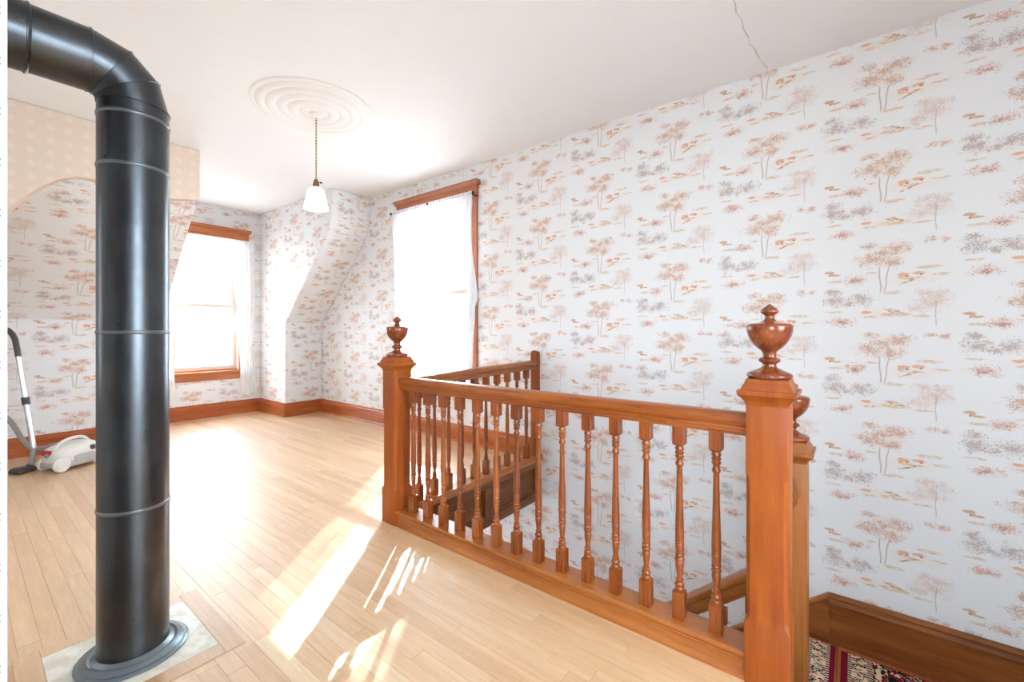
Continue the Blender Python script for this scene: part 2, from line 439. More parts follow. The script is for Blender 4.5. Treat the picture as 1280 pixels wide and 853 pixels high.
M['vac_dark'] = plain('dark_grey_plastic', srgb(66, 62, 62), .4)
M['vac_hose'] = plain('grey_hose', srgb(150, 144, 142), .45)
M['vac_red'] = plain('red_plastic', srgb(176, 40, 40), .35)
M['steel'] = plain('bright_steel_tube', srgb(226, 228, 230), .22, .7)
def carpet():
    """patterned runner: maroon edge, black dotted lines, cream flowered band, dark field (UV.x = metres from the end border, UV.y along)"""
    k = N('patterned_stair_carpet'); p = k.p
    uv = k.n('ShaderNodeUVMap', uv_map='UVMap').outputs[0]
    sp = k.n('ShaderNodeSeparateXYZ'); k.l(uv, sp.inputs[0]); d = sp.outputs[0]
    def vor(scale, seed):
        x = k.n('ShaderNodeTexVoronoi', feature='F1'); k.l(k.vec('ADD', uv, (seed, seed*.7, 0)), x.inputs['Vector']); x.inputs['Scale'].default_value = scale
        return x
    va = vor(26.0, 0); vb = vor(60.0, 3.3)
    wv = k.noise(uv, 34.0, 3.0, .6)
    bloom = k.rng(k.math('ADD', va.outputs['Distance'], k.math('MULTIPLY', wv, .35)), .55, .60)
    ringm = k.rng(k.math('ABSOLUTE', k.math('SUBTRACT', va.outputs['Distance'], .26)), .08, .05)
    cream = srgb(226, 208, 176); blk = srgb(34, 26, 26); mar = srgb(122, 22, 44); ros = srgb(176, 92, 96)
    f1 = k.mix(k.math('MULTIPLY', bloom, k.rng(k.noise(k.vec('ADD', uv, (2, 9, 0)), 46.0, 3.0, .6), .44, .47)), blk, cream)
    f1 = k.mix(k.math('MULTIPLY', ringm, .7), f1, cream)
    f1 = k.mix(k.rng(wv, .56, .59), f1, ros)
    f2 = k.mix(k.rng(k.noise(uv, 22.0, 3.0, .6), .50, .53), blk, cream)
    f2 = k.mix(k.rng(k.noise(k.vec('ADD', uv, (5, 5, 0)), 30.0, 2.0), .53, .56), f2, mar)
    dots = k.mix(k.rng(k.math('SINE', k.math('MULTIPLY', sp.outputs[1], 330.0)), 0, .2), blk, cream)
    c = f2
    c = k.mix(k.rng(d, .132, .131, smooth=False), c, dots)
    c = k.mix(k.rng(d, .110, .109, smooth=False), c, f1)
    c = k.mix(k.rng(d, .046, .045, smooth=False), c, dots)
    c = k.mix(k.rng(d, .030, .029, smooth=False), c, mar)
    k.l(c, p.inputs['Base Color']); p.inputs['Roughness'].default_value = .95; p.inputs['Specular IOR Level'].default_value = .1
    k.bump(k.noise(uv, 300.0, 2.0), .5, .002)
    return k.m
M['carpet'] = carpet()

# ================================================================== SETTING
def wallx(name, x0, x1, y0, y1, z0, z1, hole, m):
    """wall box with rectangular holes [(y0,y1,z0,z1)] cut along y"""
    bm = new_bm(); y = y0
    for a, b, c, d in sorted(hole):
        box(bm, x0, x1, y, a, z0, z1); box(bm, x0, x1, a, b, z0, c); box(bm, x0, x1, a, b, d, z1); y = b
    box(bm, x0, x1, y, y1, z0, z1)
    return struct(obj(name, bm, m, uv=True))
def wally(name, y0, y1, x0, x1, z0, z1, hole, m):
    bm = new_bm(); x = x0
    for a, b, c, d in sorted(hole):
        box(bm, x, a, y0, y1, z0, z1); box(bm, a, b, y0, y1, z0, c); box(bm, a, b, y0, y1, d, z1); x = b
    box(bm, x, x1, y0, y1, z0, z1)
    return struct(obj(name, bm, m, uv=True))
ZL = -2.95                                             # storey below
R_WIN = (2.93, 3.93, .60, 2.38)
B_WIN = (1.60, 2.34, .58, 2.30)
wallx('wall_right', XW, XW+.2, -1.25, YB+.2, -.346, ZC, [R_WIN], M['toile'])
wallx('wall_right_lower', XW, XW+.2, -1.25, 4.6, ZL, -.346, [(3.30, 4.20, -2.35, -.65)], M['toile'])
wally('wall_back', YB, YB+.2, 1.2, 2.75, 0, ZC, [B_WIN], M['toile'])
wallx('wall_left', XL-.2, XL, YS-.2, YB, 0, ZC, [(-1.30, -.20, .5, 2.4), (2.95, 3.65, .70, 2.00)], M['toile'])
wally('wall_front', YS-.2, YS, XL-.2, 1.6, 0, ZC, [(-.4, 1.3, .45, 2.45)], M['toile'])
wallx('wall_closet', 1.5, 1.6, YS, -1.05, 0, ZC, [], M['toile'])
wally('wall_stair_end', -1.25, -1.05, 1.5, XW, ZL, ZC, [], M['toile'])
wallx('wall_stairwell_near', 1.44, 1.6, -1.05, 4.5, ZL, -.346, [], M['toile'])
wally('wall_stairwell_far', 4.5, 4.7, 1.44, XW, ZL, -.346, [(2.0, 2.9, -2.35, -.65)], M['toile'])
# knee walls with the sloping roof plane above, one block on either side of the dormer recess
def roof_block(name, x0, x1):
    prof = [(YK, 0), (YK, 1.20)]
    # slope, then an eased turn into the short vertical face under the flat ceiling
    prof += [(5.40, 1.49), (5.10, 1.785), (4.86, 2.02), (4.74, 2.14), (4.665, 2.225), (4.625, 2.30), (4.60, 2.40), (4.585, 2.55), (4.58, ZC), (YB+.2, ZC), (YB+.2, 0)]
    bm = new_bm()
    rings(bm, [[(x, y, z) for y, z in prof] for x in (x0, x1)])
    return struct(obj(name, bm, M['toile'], uv=True, bevel=.012, seg=3))
roof_block('wall_knee_right', 2.60, XW)
roof_block('wall_knee_left', XL, 1.34)
# dotted paper face above the left slope with its arched lower edge
bm = new_bm()
arch = [(XL, 1.30), (-.25, 1.30), (0.0, 1.52), (.12, 1.74), (.23, 1.938), (.305, 2.039), (.38, 2.126), (.48, 2.211), (.566, 2.250), (.63, 2.256), (.70, 2.250), (.9, 2.235), (1.15, 2.225), (1.345, 2.262)]
rings(bm, [[(x, y, z) for x, z in arch]+[(1.345, y, ZC-.001), (XL, y, ZC-.001)] for y in (4.565, 4.92)])
struct(obj('wall_upper_left', bm, M['dotted'], uv=True, bevel=.006), 'cream dotted wallpaper above the left slope')
bm = new_bm(); box(bm, XW+.2, XW+.51, 1.2, 6.0, 2.51, 2.60); box(bm, XW+.49, XW+.51, 1.2, 6.0, 2.51, 2.72)
struct(obj('trim_sun_cutoff', bm, M['plaster']))  # unseen overhang added to cut off the sun at the window top
bm = new_bm(); box(bm, -45, 45, -45, 45, -3.6, -3.1); struct(obj('ground', bm, plain('outdoor_ground', (.40, .40, .40), .9, var=.10)), 'ground outside the house')
# near partition end, just inside the left edge of the view, and the chimney behind it
bm = new_bm(); box(bm, XL, .0425, .90, 1.02, 0, ZC)
pw = struct(obj('wall_partition', bm, M['sprig'], uv=True))
bm = new_bm(); tube(bm, [(.0428, .9005, 0), (.0428, .9005, ZC)], .0017, 10)
obj('corner_bead', bm, M['plaster'], pw, 60)
bm = new_bm(); box(bm, XL, -.30, 1.45, 2.45, 0, ZC)
struct(obj('wall_chimney', bm, M['toile'], uv=True))
# ceiling and its crack
bm = new_bm(); box(bm, XL-.2, XW+.2, YS-.2, YB+.2, ZC, ZC+.12)
ceil = struct(obj('ceiling', bm, M['ceiling']))
cr = [(2.05, .47), (2.22, .455), (2.35, .452), (2.42, .462), (2.50, .449), (2.58, .456), (2.665, .447), (2.74, .452), (2.80, .437), (2.90, .434), (2.97, .421), (3.06, .408)]
bm = new_bm()
for i in range(len(cr)-1):
    (xa, ya), (xb, yb) = cr[i], cr[i+1]; w = .0016+.0008*(i % 3)
    q = [bm.verts.new(p) for p in ((xa, ya-w, ZC-.0008), (xb, yb-w, ZC-.0008), (xb, yb+w, ZC-.0008), (xa, ya+w, ZC-.0008))]
    bm.faces.new(q)
obj('hairline_crack', bm, M['crack'], ceil)

# floor: slab + strip boards
bm = new_bm()
box(bm, XL, 1.50, YS, .13, -.346, -.019); box(bm, XL, 1.60, .13, YB, -.346, -.019); box(bm, 1.60, XW, 2.15, YB, -.346, -.019)
floor = struct(obj('floor', bm, M['subfloor']))
PW = .0576
cand = []
rng = random.Random(11)
nrow = int((XW-XL)/PW)+1
for i in range(nrow):
    x0 = XL+i*PW; x1 = min(x0+PW-.0008, XW); xm = (x0+x1)/2
    ys = YS if xm < 1.5 else (.13 if xm < 1.56 else 2.15)
    ye = YB if 1.34 < xm < 2.60 else YK
    y = ys-rng.random()*.7
    while y < ye:
        ln = rng.choice((.42, .55, .7, .85, 1.0, 1.2, 1.45)); a, b = max(y, ys), min(y+ln-.0011, ye)
        if b-a > .02:
            zt = rng.uniform(-.0004, .0003)
            # visible size in the photograph
            pp = [pix(xm, a+(b-a)*t, 0) for t in (.02, .25, .5, .75, .98)]
            size = max([545*PW/p[2] for p in pp if p and -5 < p[0] < 1285 and p[1] < 858] or [0])
            cand.append((size, x0, x1, a, b, zt))
        y += ln
cand.sort(key=lambda c: -c[0])
rest = new_bm()
for k, (size, x0, x1, a, b, zt) in enumerate(cand):
    if k < 300 and size > 0:
        bm = new_bm(); box(bm, x0, x1, a, b, -.019, zt); obj('floor_board', bm, M['floor'], floor)
    else:
        box(rest, x0, x1, a, b, -.019, zt)
r = obj('floor_boards_far', rest, M['floor'], floor); r['kind'] = 'stuff'

# baseboards: moulded profile (distance from wall, height)
BP = [(0, 0), (.030, 0), (.030, .008), (.022, .018), (.022, .118), (.026, .122), (.026, .130), (.019, .137), (.019, .148), (.012, .158), (.012, .166), (.006, .172), (0, .172)]
def baseboard(name, a, b, inward, m):
    bm = new_bm(); extrude(bm, BP, (*a, 0), (*b, 0), (0, 0, 1), (*inward, 0))
    return struct(obj(name, bm, m, smooth=25))
baseboard('baseboard_right', (XW, 2.19), (XW, YK), (-1, 0), M['basey'])
baseboard('baseboard_knee_right', (2.572, YK), (XW-.02, YK), (0, -1), M['basex'])
baseboard('baseboard_cheek', (2.60, YK-.03), (2.60, YB), (-1, 0), M['basey'])
baseboard('baseboard_back', (1.34, YB), (2.58, YB), (0, -1), M['basex'])
baseboard('baseboard_knee_left', (XL, YK), (1.37, YK), (0, -1), M['basex'])
baseboard('baseboard_cheek_left', (1.34, YK-.03), (1.34, YB), (1, 0), M['basey'])
baseboard('baseboard_left', (XL, YS), (XL, .9), (1, 0), M['basey'])

# windows ------------------------------------------------------------
def window(name, label, mp, s0, s1, z0, z1, zm, ms, mz, head=.14, casing=True):
    """mp(s, d, z) -> world; s along the wall, d into the room"""
    w = sempty(name, label)
    def b(pn, a0, a1, d0, d1, c0, c1, m, parent=w, bev=.003):
        p, q = mp(a0, d0, c0), mp(a1, d1, c1)
        bm = new_bm(); box(bm, min(p[0], q[0]), max(p[0], q[0]), min(p[1], q[1]), max(p[1], q[1]), c0, c1)
        return obj(pn, bm, m, parent, bevel=bev)
    # jamb lining of the opening
    b('jamb', s0-.004, s0+.012, -.2, 0, z0, z1, M['sash']); b('jamb', s1-.012, s1+.004, -.2, 0, z0, z1, M['sash'])
    b('jamb', s0, s1, -.2, 0, z1-.012, z1+.004, ms)
    b('outer_sill', s0, s1, -.22, -.02, z0-.004, z0+.02, ms)
    # casing, header with crown, stool and apron
    b('casing', s0-.105, s0+.002, 0, .024, z0-.02, z1, mz); b('casing', s1-.002, s1+.105, 0, .024, z0-.02, z1, mz)
    b('header', s0-.112, s1+.112, 0, .030, z1, z1+head-.045, ms)
    bm = new_bm()
    pr = [(0, 0), (.032, 0), (.034, .008), (.040, .014), (.052, .024), (.060, .030), (.060, .045), (0, .045)]
    e0, e1 = s0-.135, s1+.135
    P0, P1 = Vector(mp(e0, 0, z1+head-.045)), Vector(mp(e1, 0, z1+head-.045)); side = Vector(mp(0, 1, 0))-Vector(mp(0, 0, 0))
    extrude(bm, pr, P0, P1, (0, 0, 1), side); obj('crown', bm, ms, w, 30)
    b('stool', s0-.125, s1+.125, -.02, .060, z0-.028, z0, ms, bev=.006)
    b('apron', s0-.105, s1+.105, 0, .020, z0-.115, z0-.028, ms)
    # two sashes with their panes
    for nm, a, c, dd in (('upper_sash', zm-.02, z1-.012, -.115), ('lower_sash', z0+.02, zm+.022, -.075)):
        bm = new_bm(); t = .045
        for (a0, a1, c0, c1) in ((s0+.012, s0+.012+t, a, c), (s1-.012-t, s1-.012, a, c), (s0+.012+t, s1-.012-t, a, a+.042), (s0+.012+t, s1-.012-t, c-.042, c)):
            p, q = mp(a0, dd-.018, c0), mp(a1, dd+.018, c1)
            box(bm, min(p[0], q[0]), max(p[0], q[0]), min(p[1], q[1]), max(p[1], q[1]), c0, c1)
        s = obj(nm, bm, M['sash'], w)
        bm = new_bm(); p, q = mp(s0+.05, dd-.002, a+.03), mp(s1-.05, dd+.002, c-.03)
        box(bm, min(p[0], q[0]), max(p[0], q[0]), min(p[1], q[1]), max(p[1], q[1]), a+.03, c-.03)
        obj('pane', bm, M['glass'], s)
    return w
window('window_1', 'tall sash window in the long papered wall behind the stair rail', lambda s, d, z: (XW-d, s, z), *R_WIN, 1.49, M['trimy'], M['trimz'], .16)
window('window_2', 'sash window in the dormer recess behind the stovepipe', lambda s, d, z: (s, YB-d, z), *B_WIN, 1.42, M['trimx'], M['trimz'], .14)
window('fill_window_3', None, lambda s, d, z: (XL+d, s, z), -1.30, -.20, .5, 2.4, 1.45, M['trimy'], M['trimz'])  # unseen, added to let more daylight in around the camera
window('window_4', None, lambda s, d, z: (s, YS+d, z), -.4, 1.3, .45, 2.45, 1.45, M['trimx'], M['trimz'])  # unseen, sited by the pipe's highlight, widened to brighten the room

window('fill_window_7', None, lambda s, d, z: (XL+d, s, z), 2.95, 3.65, .70, 2.00, 1.35, M['trimy'], M['trimz'])  # unseen, added to brighten the knee wall and floor from the left
window('fill_window_5', None, lambda s, d, z: (XW-d, s, z), 3.30, 4.20, -2.35, -.65, -1.5, M['trimy'], M['trimz'])  # unseen lower-storey window, added to brighten the stairwell
window('fill_window_6', None, lambda s, d, z: (s, 4.5-d, z), 2.0, 2.9, -2.35, -.65, -1.5, M['trimx'], M['trimz'])  # another unseen one downstairs, added for light in the stairwell

# stairs --------------------------------------------------------------
bm = new_bm(); box(bm, 1.44, XW, -1.05, 4.5, ZL-.1, ZL); struct(obj('floor_below', bm, M['subfloor']))
st = thing('staircase', 'dark wooden stairs and landing dropping away behind the near newel posts', 'stairs', (2.6, 0, -.68))
LZ, RISE, RUN, Y0 = -.68, .189, .233, .245
for k in range(3):
    x0 = 1.50+.22*k
    bm = new_bm(); box(bm, x0, x0+.018, -1.047, .13, -.17*(k+1), -.17*k-.02); obj('riser', bm, M['stairy'], st)
    bm = new_bm(); box(bm, x0, x0+.24, -1.047, .13, -.17*(k+1)-.028, -.17*(k+1)); obj('tread', bm, M['stairy'], st, bevel=.006)
bm = new_bm(); box(bm, 2.16, 2.178, -1.047, .13, LZ, -.538); obj('riser', bm, M['stairy'], st)
for k in range(7):
    bm = new_bm(); a, b_ = -1.047+.1857*k, -1.047+.1857*(k+1)-.002
    box(bm, 2.12, XW-.001, a, b_, LZ-.03, LZ); obj('landing_board', bm, M['basex'], st, bevel=.002)
for k in range(1, 12):
    y = Y0+RUN*(k-1)
    bm = new_bm(); box(bm, 2.10, XW-.02, y-.016, y, LZ-RISE*k, LZ-RISE*(k-1)-.026); obj('riser', bm, M['stairx'], st)
    bm = new_bm(); box(bm, 2.10, XW-.02, y-.012, y+RUN+.018, LZ-RISE*k-.026, LZ-RISE*k); obj('tread', bm, M['stairx'], st, bevel=.006)
def sloped(bm, x0, x1, ya, za, yb, zb, h):
    rings(bm, [[(x, ya, za), (x, yb, zb), (x, yb, zb-h), (x, ya, za-h)] for x in (x0, x1)]); return bm
SL = RISE/RUN
bm = new_bm(); sloped(bm, XW-.025, XW-.001, .107, -.41, 2.75, -.41-SL*2.643, .36); obj('wall_skirt', bm, M['stairy'], st)
bm = new_bm(); sloped(bm, XW-.040, XW-.001, .107, -.392, 2.75, -.392-SL*2.643, .030); obj('skirt_cap', bm, M['shoe'], st, bevel=.008)
bm = new_bm(); sloped(bm, 2.03, 2.075, .25, -.64, 2.75, -.64-SL*2.5, .34); obj('stringer', bm, M['stairy'], st)
LP = [(0, 0), (.020, 0), (.020, .218), (.030, .222), (.034, .236), (.030, .250), (.022, .254), (.022, .264), (.012, .276), (0, .282)]
bm = new_bm(); extrude(bm, LP, (XW-.001, -1.047, LZ), (XW-.001, .107, LZ), (0, 0, 1), (-1, 0, 0)); obj('landing_baseboard', bm, M['stairy'], st, 25)
# fascia of the floor opening: panelled board under the far rail, plain one under the near rail
fp = sempty('trim_1', 'brown panelled fascia under the far stair rail', (2.35, 2.13, 0))
def fb(n, x0, x1, y0, y1, z0, z1, m=M['panel'], bev=.004): 
    bm = new_bm(); box(bm, x0, x1, y0, y1, z0, z1); return obj(n, bm, m, fp, bevel=bev)
fb('fascia_rail', 1.64, XW, 2.110, 2.150, -.060, .012); fb('fascia_rail', 1.64, XW, 2.110, 2.150, -.346, -.272)
xs = [1.64, 1.70, 2.385, 2.455, 3.03, XW]
for a, b_ in ((1.64, 1.72), (2.385, 2.455), (3.03, XW)): fb('fascia_stile', a, b_, 2.110, 2.150, -.272, -.060)
for a, b_ in ((1.72, 2.385), (2.455, 3.03)):
    fb('fascia_panel', a, b_, 2.138, 2.150, -.272, -.060)
    for z in (-.074, -.272): fb('panel_bead', a, b_, 2.122, 2.140, z, z+.014, bev=.005)
bm = new_bm(); box(bm, 1.60, 1.622, .13, 2.11, -.346, .0); struct(obj('trim_2', bm, M['stairy']), 'plain fascia board under the near stair rail')

# carpet on the landing and on the first steps down
def carpet_piece(name, label, x0, x1, y0, y1, z, sgn, edge):
    bm = new_bm(); box(bm, x0, x1, y0, y1, z, z+.009)
    bmesh.ops.bevel(bm, geom=[e for e in bm.edges if abs(e.verts[0].co.z-e.verts[1].co.z) < 1e-6 and e.verts[0].co.z > z+.004], offset=.004, segments=2, affect='EDGES')
    uv = bm.loops.layers.uv.new('UVMap')
    for f in bm.faces:
        for l in f.loops:
            p = l.vert.co; l[uv].uv = (((edge-p.y) if sgn > 0 else (p.y-edge)), p.x)
    for f in bm.faces: f.normal_update()
    me = bpy.data.meshes.new(name); bm.to_mesh(me); bm.free(); me.materials.append(M['carpet'])
    o = bpy.data.objects.new(name, me); C.objects.link(o)
    return tag(o, label, 'carpet', 'patterned stair carpet')
carpet_piece('landing_carpet', 'patterned maroon, cream and black carpet on the stair landing', 2.20, 3.025, -1.03, .050, LZ+.0005, 1, .050)
carpet_piece('landing_carpet', 'narrow patterned carpet strip with maroon edge at the head of the lower stairs', 2.20, 3.045, .075, .235, LZ+.0005, -1, .068)
for k in range(1, 4):
    y = Y0+RUN*(k-1)
    carpet_piece('tread_carpet', 'patterned carpet strip on the %s step below the landing' % ('first', 'second', 'third', 'fourth')[k-1], 2.18, 3.015, y+.002, y+RUN-.014, LZ-RISE*k+.0005, 1, y+RUN+.03)

# ================================================================== BALUSTRADES
# turned baluster, unit: z 0..1 from the bottom (multiplied by its length), radius in metres
def baluster_mesh(name, L, m, tilt=0.0):
    hb = .0200
    bm = new_bm()
    T = lambda t: (1-t)*L
    sqloft(bm, [(0, hb, .0012), (T(.862), hb, .0012), (T(.855), .0155, .004)])
    sqloft(bm, [(T(.104), .0155, .004), (T(.096), hb, .0012), (L, hb, .0012)])
    pr = [(.862,.0125),(.855,.0150),(.848,.0165),(.842,.0150),(.838,.0125),(.832,.0160),(.824,.0165),(.817,.0130),(.812,.0115),(.805,.0135),(.799,.0135),(.794,.0095),(.780,.0098),(.760,.0115),(.735,.0140),(.715,.0145),(.706,.0120),(.701,.0160),(.693,.0168),(.687,.0140),(.683,.0125),(.679,.0150),(.672,.0162),(.666,.0140),(.660,.0145),(.620,.0155),(.614,.0155),(.611,.0142),(.608,.0155),(.602,.0155),(.599,.0142),(.596,.0155),(.580,.0155),(.52,.0146),(.44,.0128),(.36,.0112),(.28,.0102),(.215,.0096),(.209,.0125),(.203,.0142),(.196,.0142),(.190,.0120),(.185,.0105),(.172,.0108),(.168,.0145),(.161,.0155),(.155,.0125),(.151,.0118),(.147,.0150),(.140,.0158),(.134,.0125),(.130,.0118),(.126,.0150),(.119,.0155),(.112,.0130),(.100,.0130)]
    lathe(bm, [(T(t), r) for t, r in pr], n=14)
    bmesh.ops.recalc_face_normals(bm, faces=bm.faces)
    me = bpy.data.meshes.new(name); bm.to_mesh(me); bm.free(); me.materials.append(m)
    for p in me.polygons: p.use_smooth = True
    me.set_sharp_from_angle(angle=math.radians(38))
    return me
def place(name, me, parent, loc, scale=(1,1,1), rotz=0):
    o = bpy.data.objects.new(name, me); C.objects.link(o); o.parent = parent
    o.location = Vector(loc)-OFF[parent.name]; o.scale = scale; o.rotation_euler = (0, 0, rotz)
    return o
FIN = [(.947,.056),(.949,.058),(.952,.061),(.957,.064),(.961,.0635),(.966,.060),(.971,.050),(.976,.038),(.981,.028),(.987,.0195),(.995,.0190),(.999,.024),(1.003,.030),(1.008,.031),(1.012,.028),(1.016,.020),(1.022,.0185),(1.030,.0190),(1.036,.023),(1.045,.034),(1.056,.0445),(1.070,.0540),(1.084,.0600),(1.098,.0635),(1.110,.0645),(1.116,.0635),(1.120,.060),(1.1225,.052),(1.1255,.030),(1.130,.019),(1.136,.0145),(1.144,.0125),(1.150,.0150),(1.154,.022),(1.158,.0250),(1.163,.0250),(1.168,.0215),(1.175,.0130),(1.180,.0065),(1.184,.0015)]
def newel(parent, cx, cy, zb, dz, label=None, m=None):
    m = m or M['newel']
    H = .0575
    bm = new_bm()
    sqloft(bm, [(zb, H+.004, .001), (zb+.190, H+.004, .001), (zb+.205, H, .010), (zb+.225, H, .012), (.640+dz, H, .012), (.655+dz, H, .0015), (.880+dz, H, .0015)], cx, cy)
    p = obj('newel_post', bm, m, parent, bevel=.0015)
    if label: p['label'] = label
    bm = new_bm()
    sqloft(bm, [(z+dz, h, .001) for z, h in ((.868,.0585),(.876,.0600),(.882,.0630),(.890,.0690),(.897,.0760),(.901,.0790),(.911,.0800),(.9145,.0790),(.9150,.0700),(.918,.0690),(.926,.0670),(.936,.0610),(.945,.0580),(.949,.0570))], cx, cy)
    obj('newel_cap', bm, m, p, 20)
    bm = new_bm(); lathe(bm, [(z+dz, r) for z, r in FIN], cx, cy, 36)
    f = obj('finial', bm, M['finial'], p, 40); f['label'] = 'dark turned urn finial'
    return p
RAIL = [(-.022,.762),(.022,.762),(.024,.769),(.029,.772),(.029,.779),(.032,.783),(.032,.789),(.028,.793),(.033,.799),(.037,.806),(.0375,.815),(.034,.824),(.026,.831),(.014,.8345),(0,.8355),(-.014,.8345),(-.026,.831),(-.034,.824),(-.0375,.815),(-.037,.806),(-.033,.799),(-.028,.793),(-.032,.789),(-.032,.783),(-.029,.779),(-.029,.772),(-.024,.769)]
SHOE = [(-.058,0),(.058,0),(.058,.010),(.050,.018),(.047,.022),(.047,.052),(.053,.058),(.053,.064),(.049,.067),(.056,.072),(.056,.079),(.051,.084),(-.051,.084),(-.056,.079),(-.056,.072),(-.049,.067),(-.053,.064),(-.053,.058),(-.047,.052),(-.047,.022),(-.050,.018),(-.058,.010)]
XF = 1.585
fr = thing('front_balustrade', 'long wooden stair balustrade with two urn-topped newel posts in the foreground', 'balustrade', (XF, 1.15, 0))
newel(fr, XF, .207, 0, 0, 'near honey-coloured newel post'); newel(fr, XF, 2.085, 0, 0, 'newel post at the corner of the stairwell')
bm = new_bm(); extrude(bm, RAIL, (XF, .262, 0), (XF, 2.03, 0), (0,0,1), (1,0,0)); obj('handrail', bm, M['rail'], fr, 28)
bm = new_bm(); extrude(bm, SHOE, (XF, .266, 0), (XF, 2.026, 0), (0,0,1), (1,0,0)); obj('shoe_rail', bm, M['shoe'], fr, 25)
bal = baluster_mesh('baluster', .765-.083, M['turned'])
for k in range(14):
    o = place('baluster', bal, fr, (XF, 1.9385-.1212*k, .083), rotz=0)
# far balustrade, from the corner newel to the wall
YF = 2.13
fa = thing('far_balustrade', 'short far balustrade running from the corner newel to the papered wall', 'balustrade', (2.4, YF, 0))
def ztop(x): return -.016+.030*(x-1.70)/1.3
bm = new_bm()
extrude(bm, [(s, z) for s, z in RAIL], (1.64, YF, ztop(1.64)), (3.02, YF, ztop(3.02)), (0,0,1), (0,1,0)); obj('handrail', bm, M['railx'], fa, 28)
FSHOE = [(-.052,.0),(.052,.0),(.052,.030),(.046,.036),(.046,.044),(-.046,.044),(-.050,.036),(-.052,.030)]
bm = new_bm(); extrude(bm, FSHOE, (1.64, YF, .0), (XW, YF, .0), (0,0,1), (0,1,0)); obj('shoe_rail', bm, M['railx'], fa, 25)
bl = .765-.083
for k in range(10):
    x = 1.787+.1255*k
    place('baluster', bal, fa, (x, YF, .043), (1, 1, (.765+ztop(x)-.043)/bl))
bm = new_bm(); pr = [(-.027, .02), (.027, .02), (.027, .905)] + [(.027*math.cos(a*PI/8), .905+.027*math.sin(a*PI/8)) for a in range(1, 8)] + [(-.027, .905)]
extrude(bm, pr, (3.035, YF-.024, 0), (3.035, YF+.024, 0), (0,0,1), (1,0,0))
obj('wall_post', bm, M['newel'], fa, 40, bevel=.010)
bm = new_bm(); extrude(bm, [(s*.5, z-.01) for s, z in pr], (3.076, YF-.020, 0), (3.076, YF+.020, 0), (0,0,1), (1,0,0)); obj('wall_plate', bm, M['newel'], fa, 40)
# stair balustrade: lower newel and the rail going down
X2, Y2 = 2.06, .195
sb = thing('stair_balustrade', 'dark stair balustrade with a lower urn-topped newel, partly hidden behind the near newel post', 'balustrade', (X2, Y2, LZ))
newel(sb, X2, Y2, LZ-.16, -.282, 'lower newel post on the landing', M['newel_shade'])
def slope_rail(bm, prof, a, b, side):
    extrude(bm, prof, a, b, (0,0,1), side); return bm
rp = [(s, z-.835) for s, z in RAIL]
bm = new_bm(); slope_rail(bm, rp, (X2, .25, .178), (X2, 2.60, .178-SL*2.35), (1,0,0)); obj('handrail', bm, M['stairy'], sb, 28)
bm = new_bm(); slope_rail(bm, [(-.017,-.108),(.017,-.108),(.021,-.098),(.015,-.090),(.015,-.071),(-.015,-.071),(-.015,-.090),(-.021,-.098)], (X2, .25, .178), (X2, 2.60, .178-SL*2.35), (1,0,0)); obj('sub_rail', bm, M['stairy'], sb)
bal2 = baluster_mesh('baluster', .74, M['turned'])
for k in range(9):
    y = .335+.1145*k
    place('baluster', bal2, sb, (X2, y, -.685-SL*(y-.25)), (1, 1, 1))
bm = new_bm(); slope_rail(bm, [(s*.9, z) for s, z in rp], (1.63, .2, .735), (2.01, .195, .485), (0,1,0)); obj('short_handrail', bm, M['stairx'], sb, 28)

# ================================================================== STOVEPIPE
PX, PY, PR = .380, 1.940, .0955
sp = thing('stovepipe', 'tall dark steel stovepipe rising from the floor and bending into the chimney', 'stovepipe', (PX, PY, 0))
ZH = 1.972
seams = [.012, .507, 1.095, 1.646, 1.815]
for a, b_ in zip(seams, seams[1:]):
    bm = new_bm(); lathe(bm, [(a, PR), (b_-.004, PR), (b_-.004, PR-.0015), (b_+.012, PR-.002)], PX, PY, 56); obj('pipe_section', bm, M['pipe'], sp, 40)
    bm = new_bm(); lathe(bm, [(b_-.007, PR-.001), (b_-.005, PR+.0022), (b_+.001, PR+.0026), (b_+.004, PR+.0022), (b_+.006, PR-.001)], PX, PY, 56, cap=False); obj('seam_bead', bm, M['pipe_seam'], sp, 60)
# gored elbow: vertical stub, two gores, horizontal stub (towards -X)
def gore_ring(ang, r=PR, rad=.115):
    """mitre plane at angle ang (0 = horizontal cut on the vertical leg) about the bend centre"""
    cx, cz = PX-rad, 1.857
    pts = []
    for i in range(56):
        t = 2*PI*i/56
        # point on the cut: radial distance from the bend centre
        d = rad+r*math.cos(t)
        pts.append((cx+d*math.cos(ang), PY+r*math.sin(t), cz+d*math.sin(ang)))
    return pts
angs = [0, PI/6, PI/3, PI/2]
bm = new_bm(); rings(bm, [[(PX+PR*math.cos(2*PI*i/56), PY+PR*math.sin(2*PI*i/56), 1.822) for i in range(56)], gore_ring(0)]); obj('elbow_collar', bm, M['pipe'], sp, 40)
for a, b_ in zip(angs, angs[1:]):
    bm = new_bm(); rings(bm, [gore_ring(a), gore_ring(b_)]); obj('elbow_gore', bm, M['pipe'], sp, 40)
for a in angs:
    bm = new_bm(); rings(bm, [gore_ring(a-.018, PR-.001), gore_ring(a-.008, PR+.0028), gore_ring(a+.008, PR+.0028), gore_ring(a+.018, PR-.001)], cap=False); obj('elbow_seam', bm, M['pipe'], sp, 60)
xe = PX-.115; zc = 1.857+.115
for a, b_ in ((xe, .130), (.130, -.299)):
    bm = new_bm(); rr = PR if a == xe else PR+.002
    rings(bm, [[(x, PY+rr*math.cos(2*PI*i/56), zc+rr*math.sin(2*PI*i/56)) for i in range(56)] for x in (a, b_)]); obj('pipe_section', bm, M['pipe'], sp, 40)
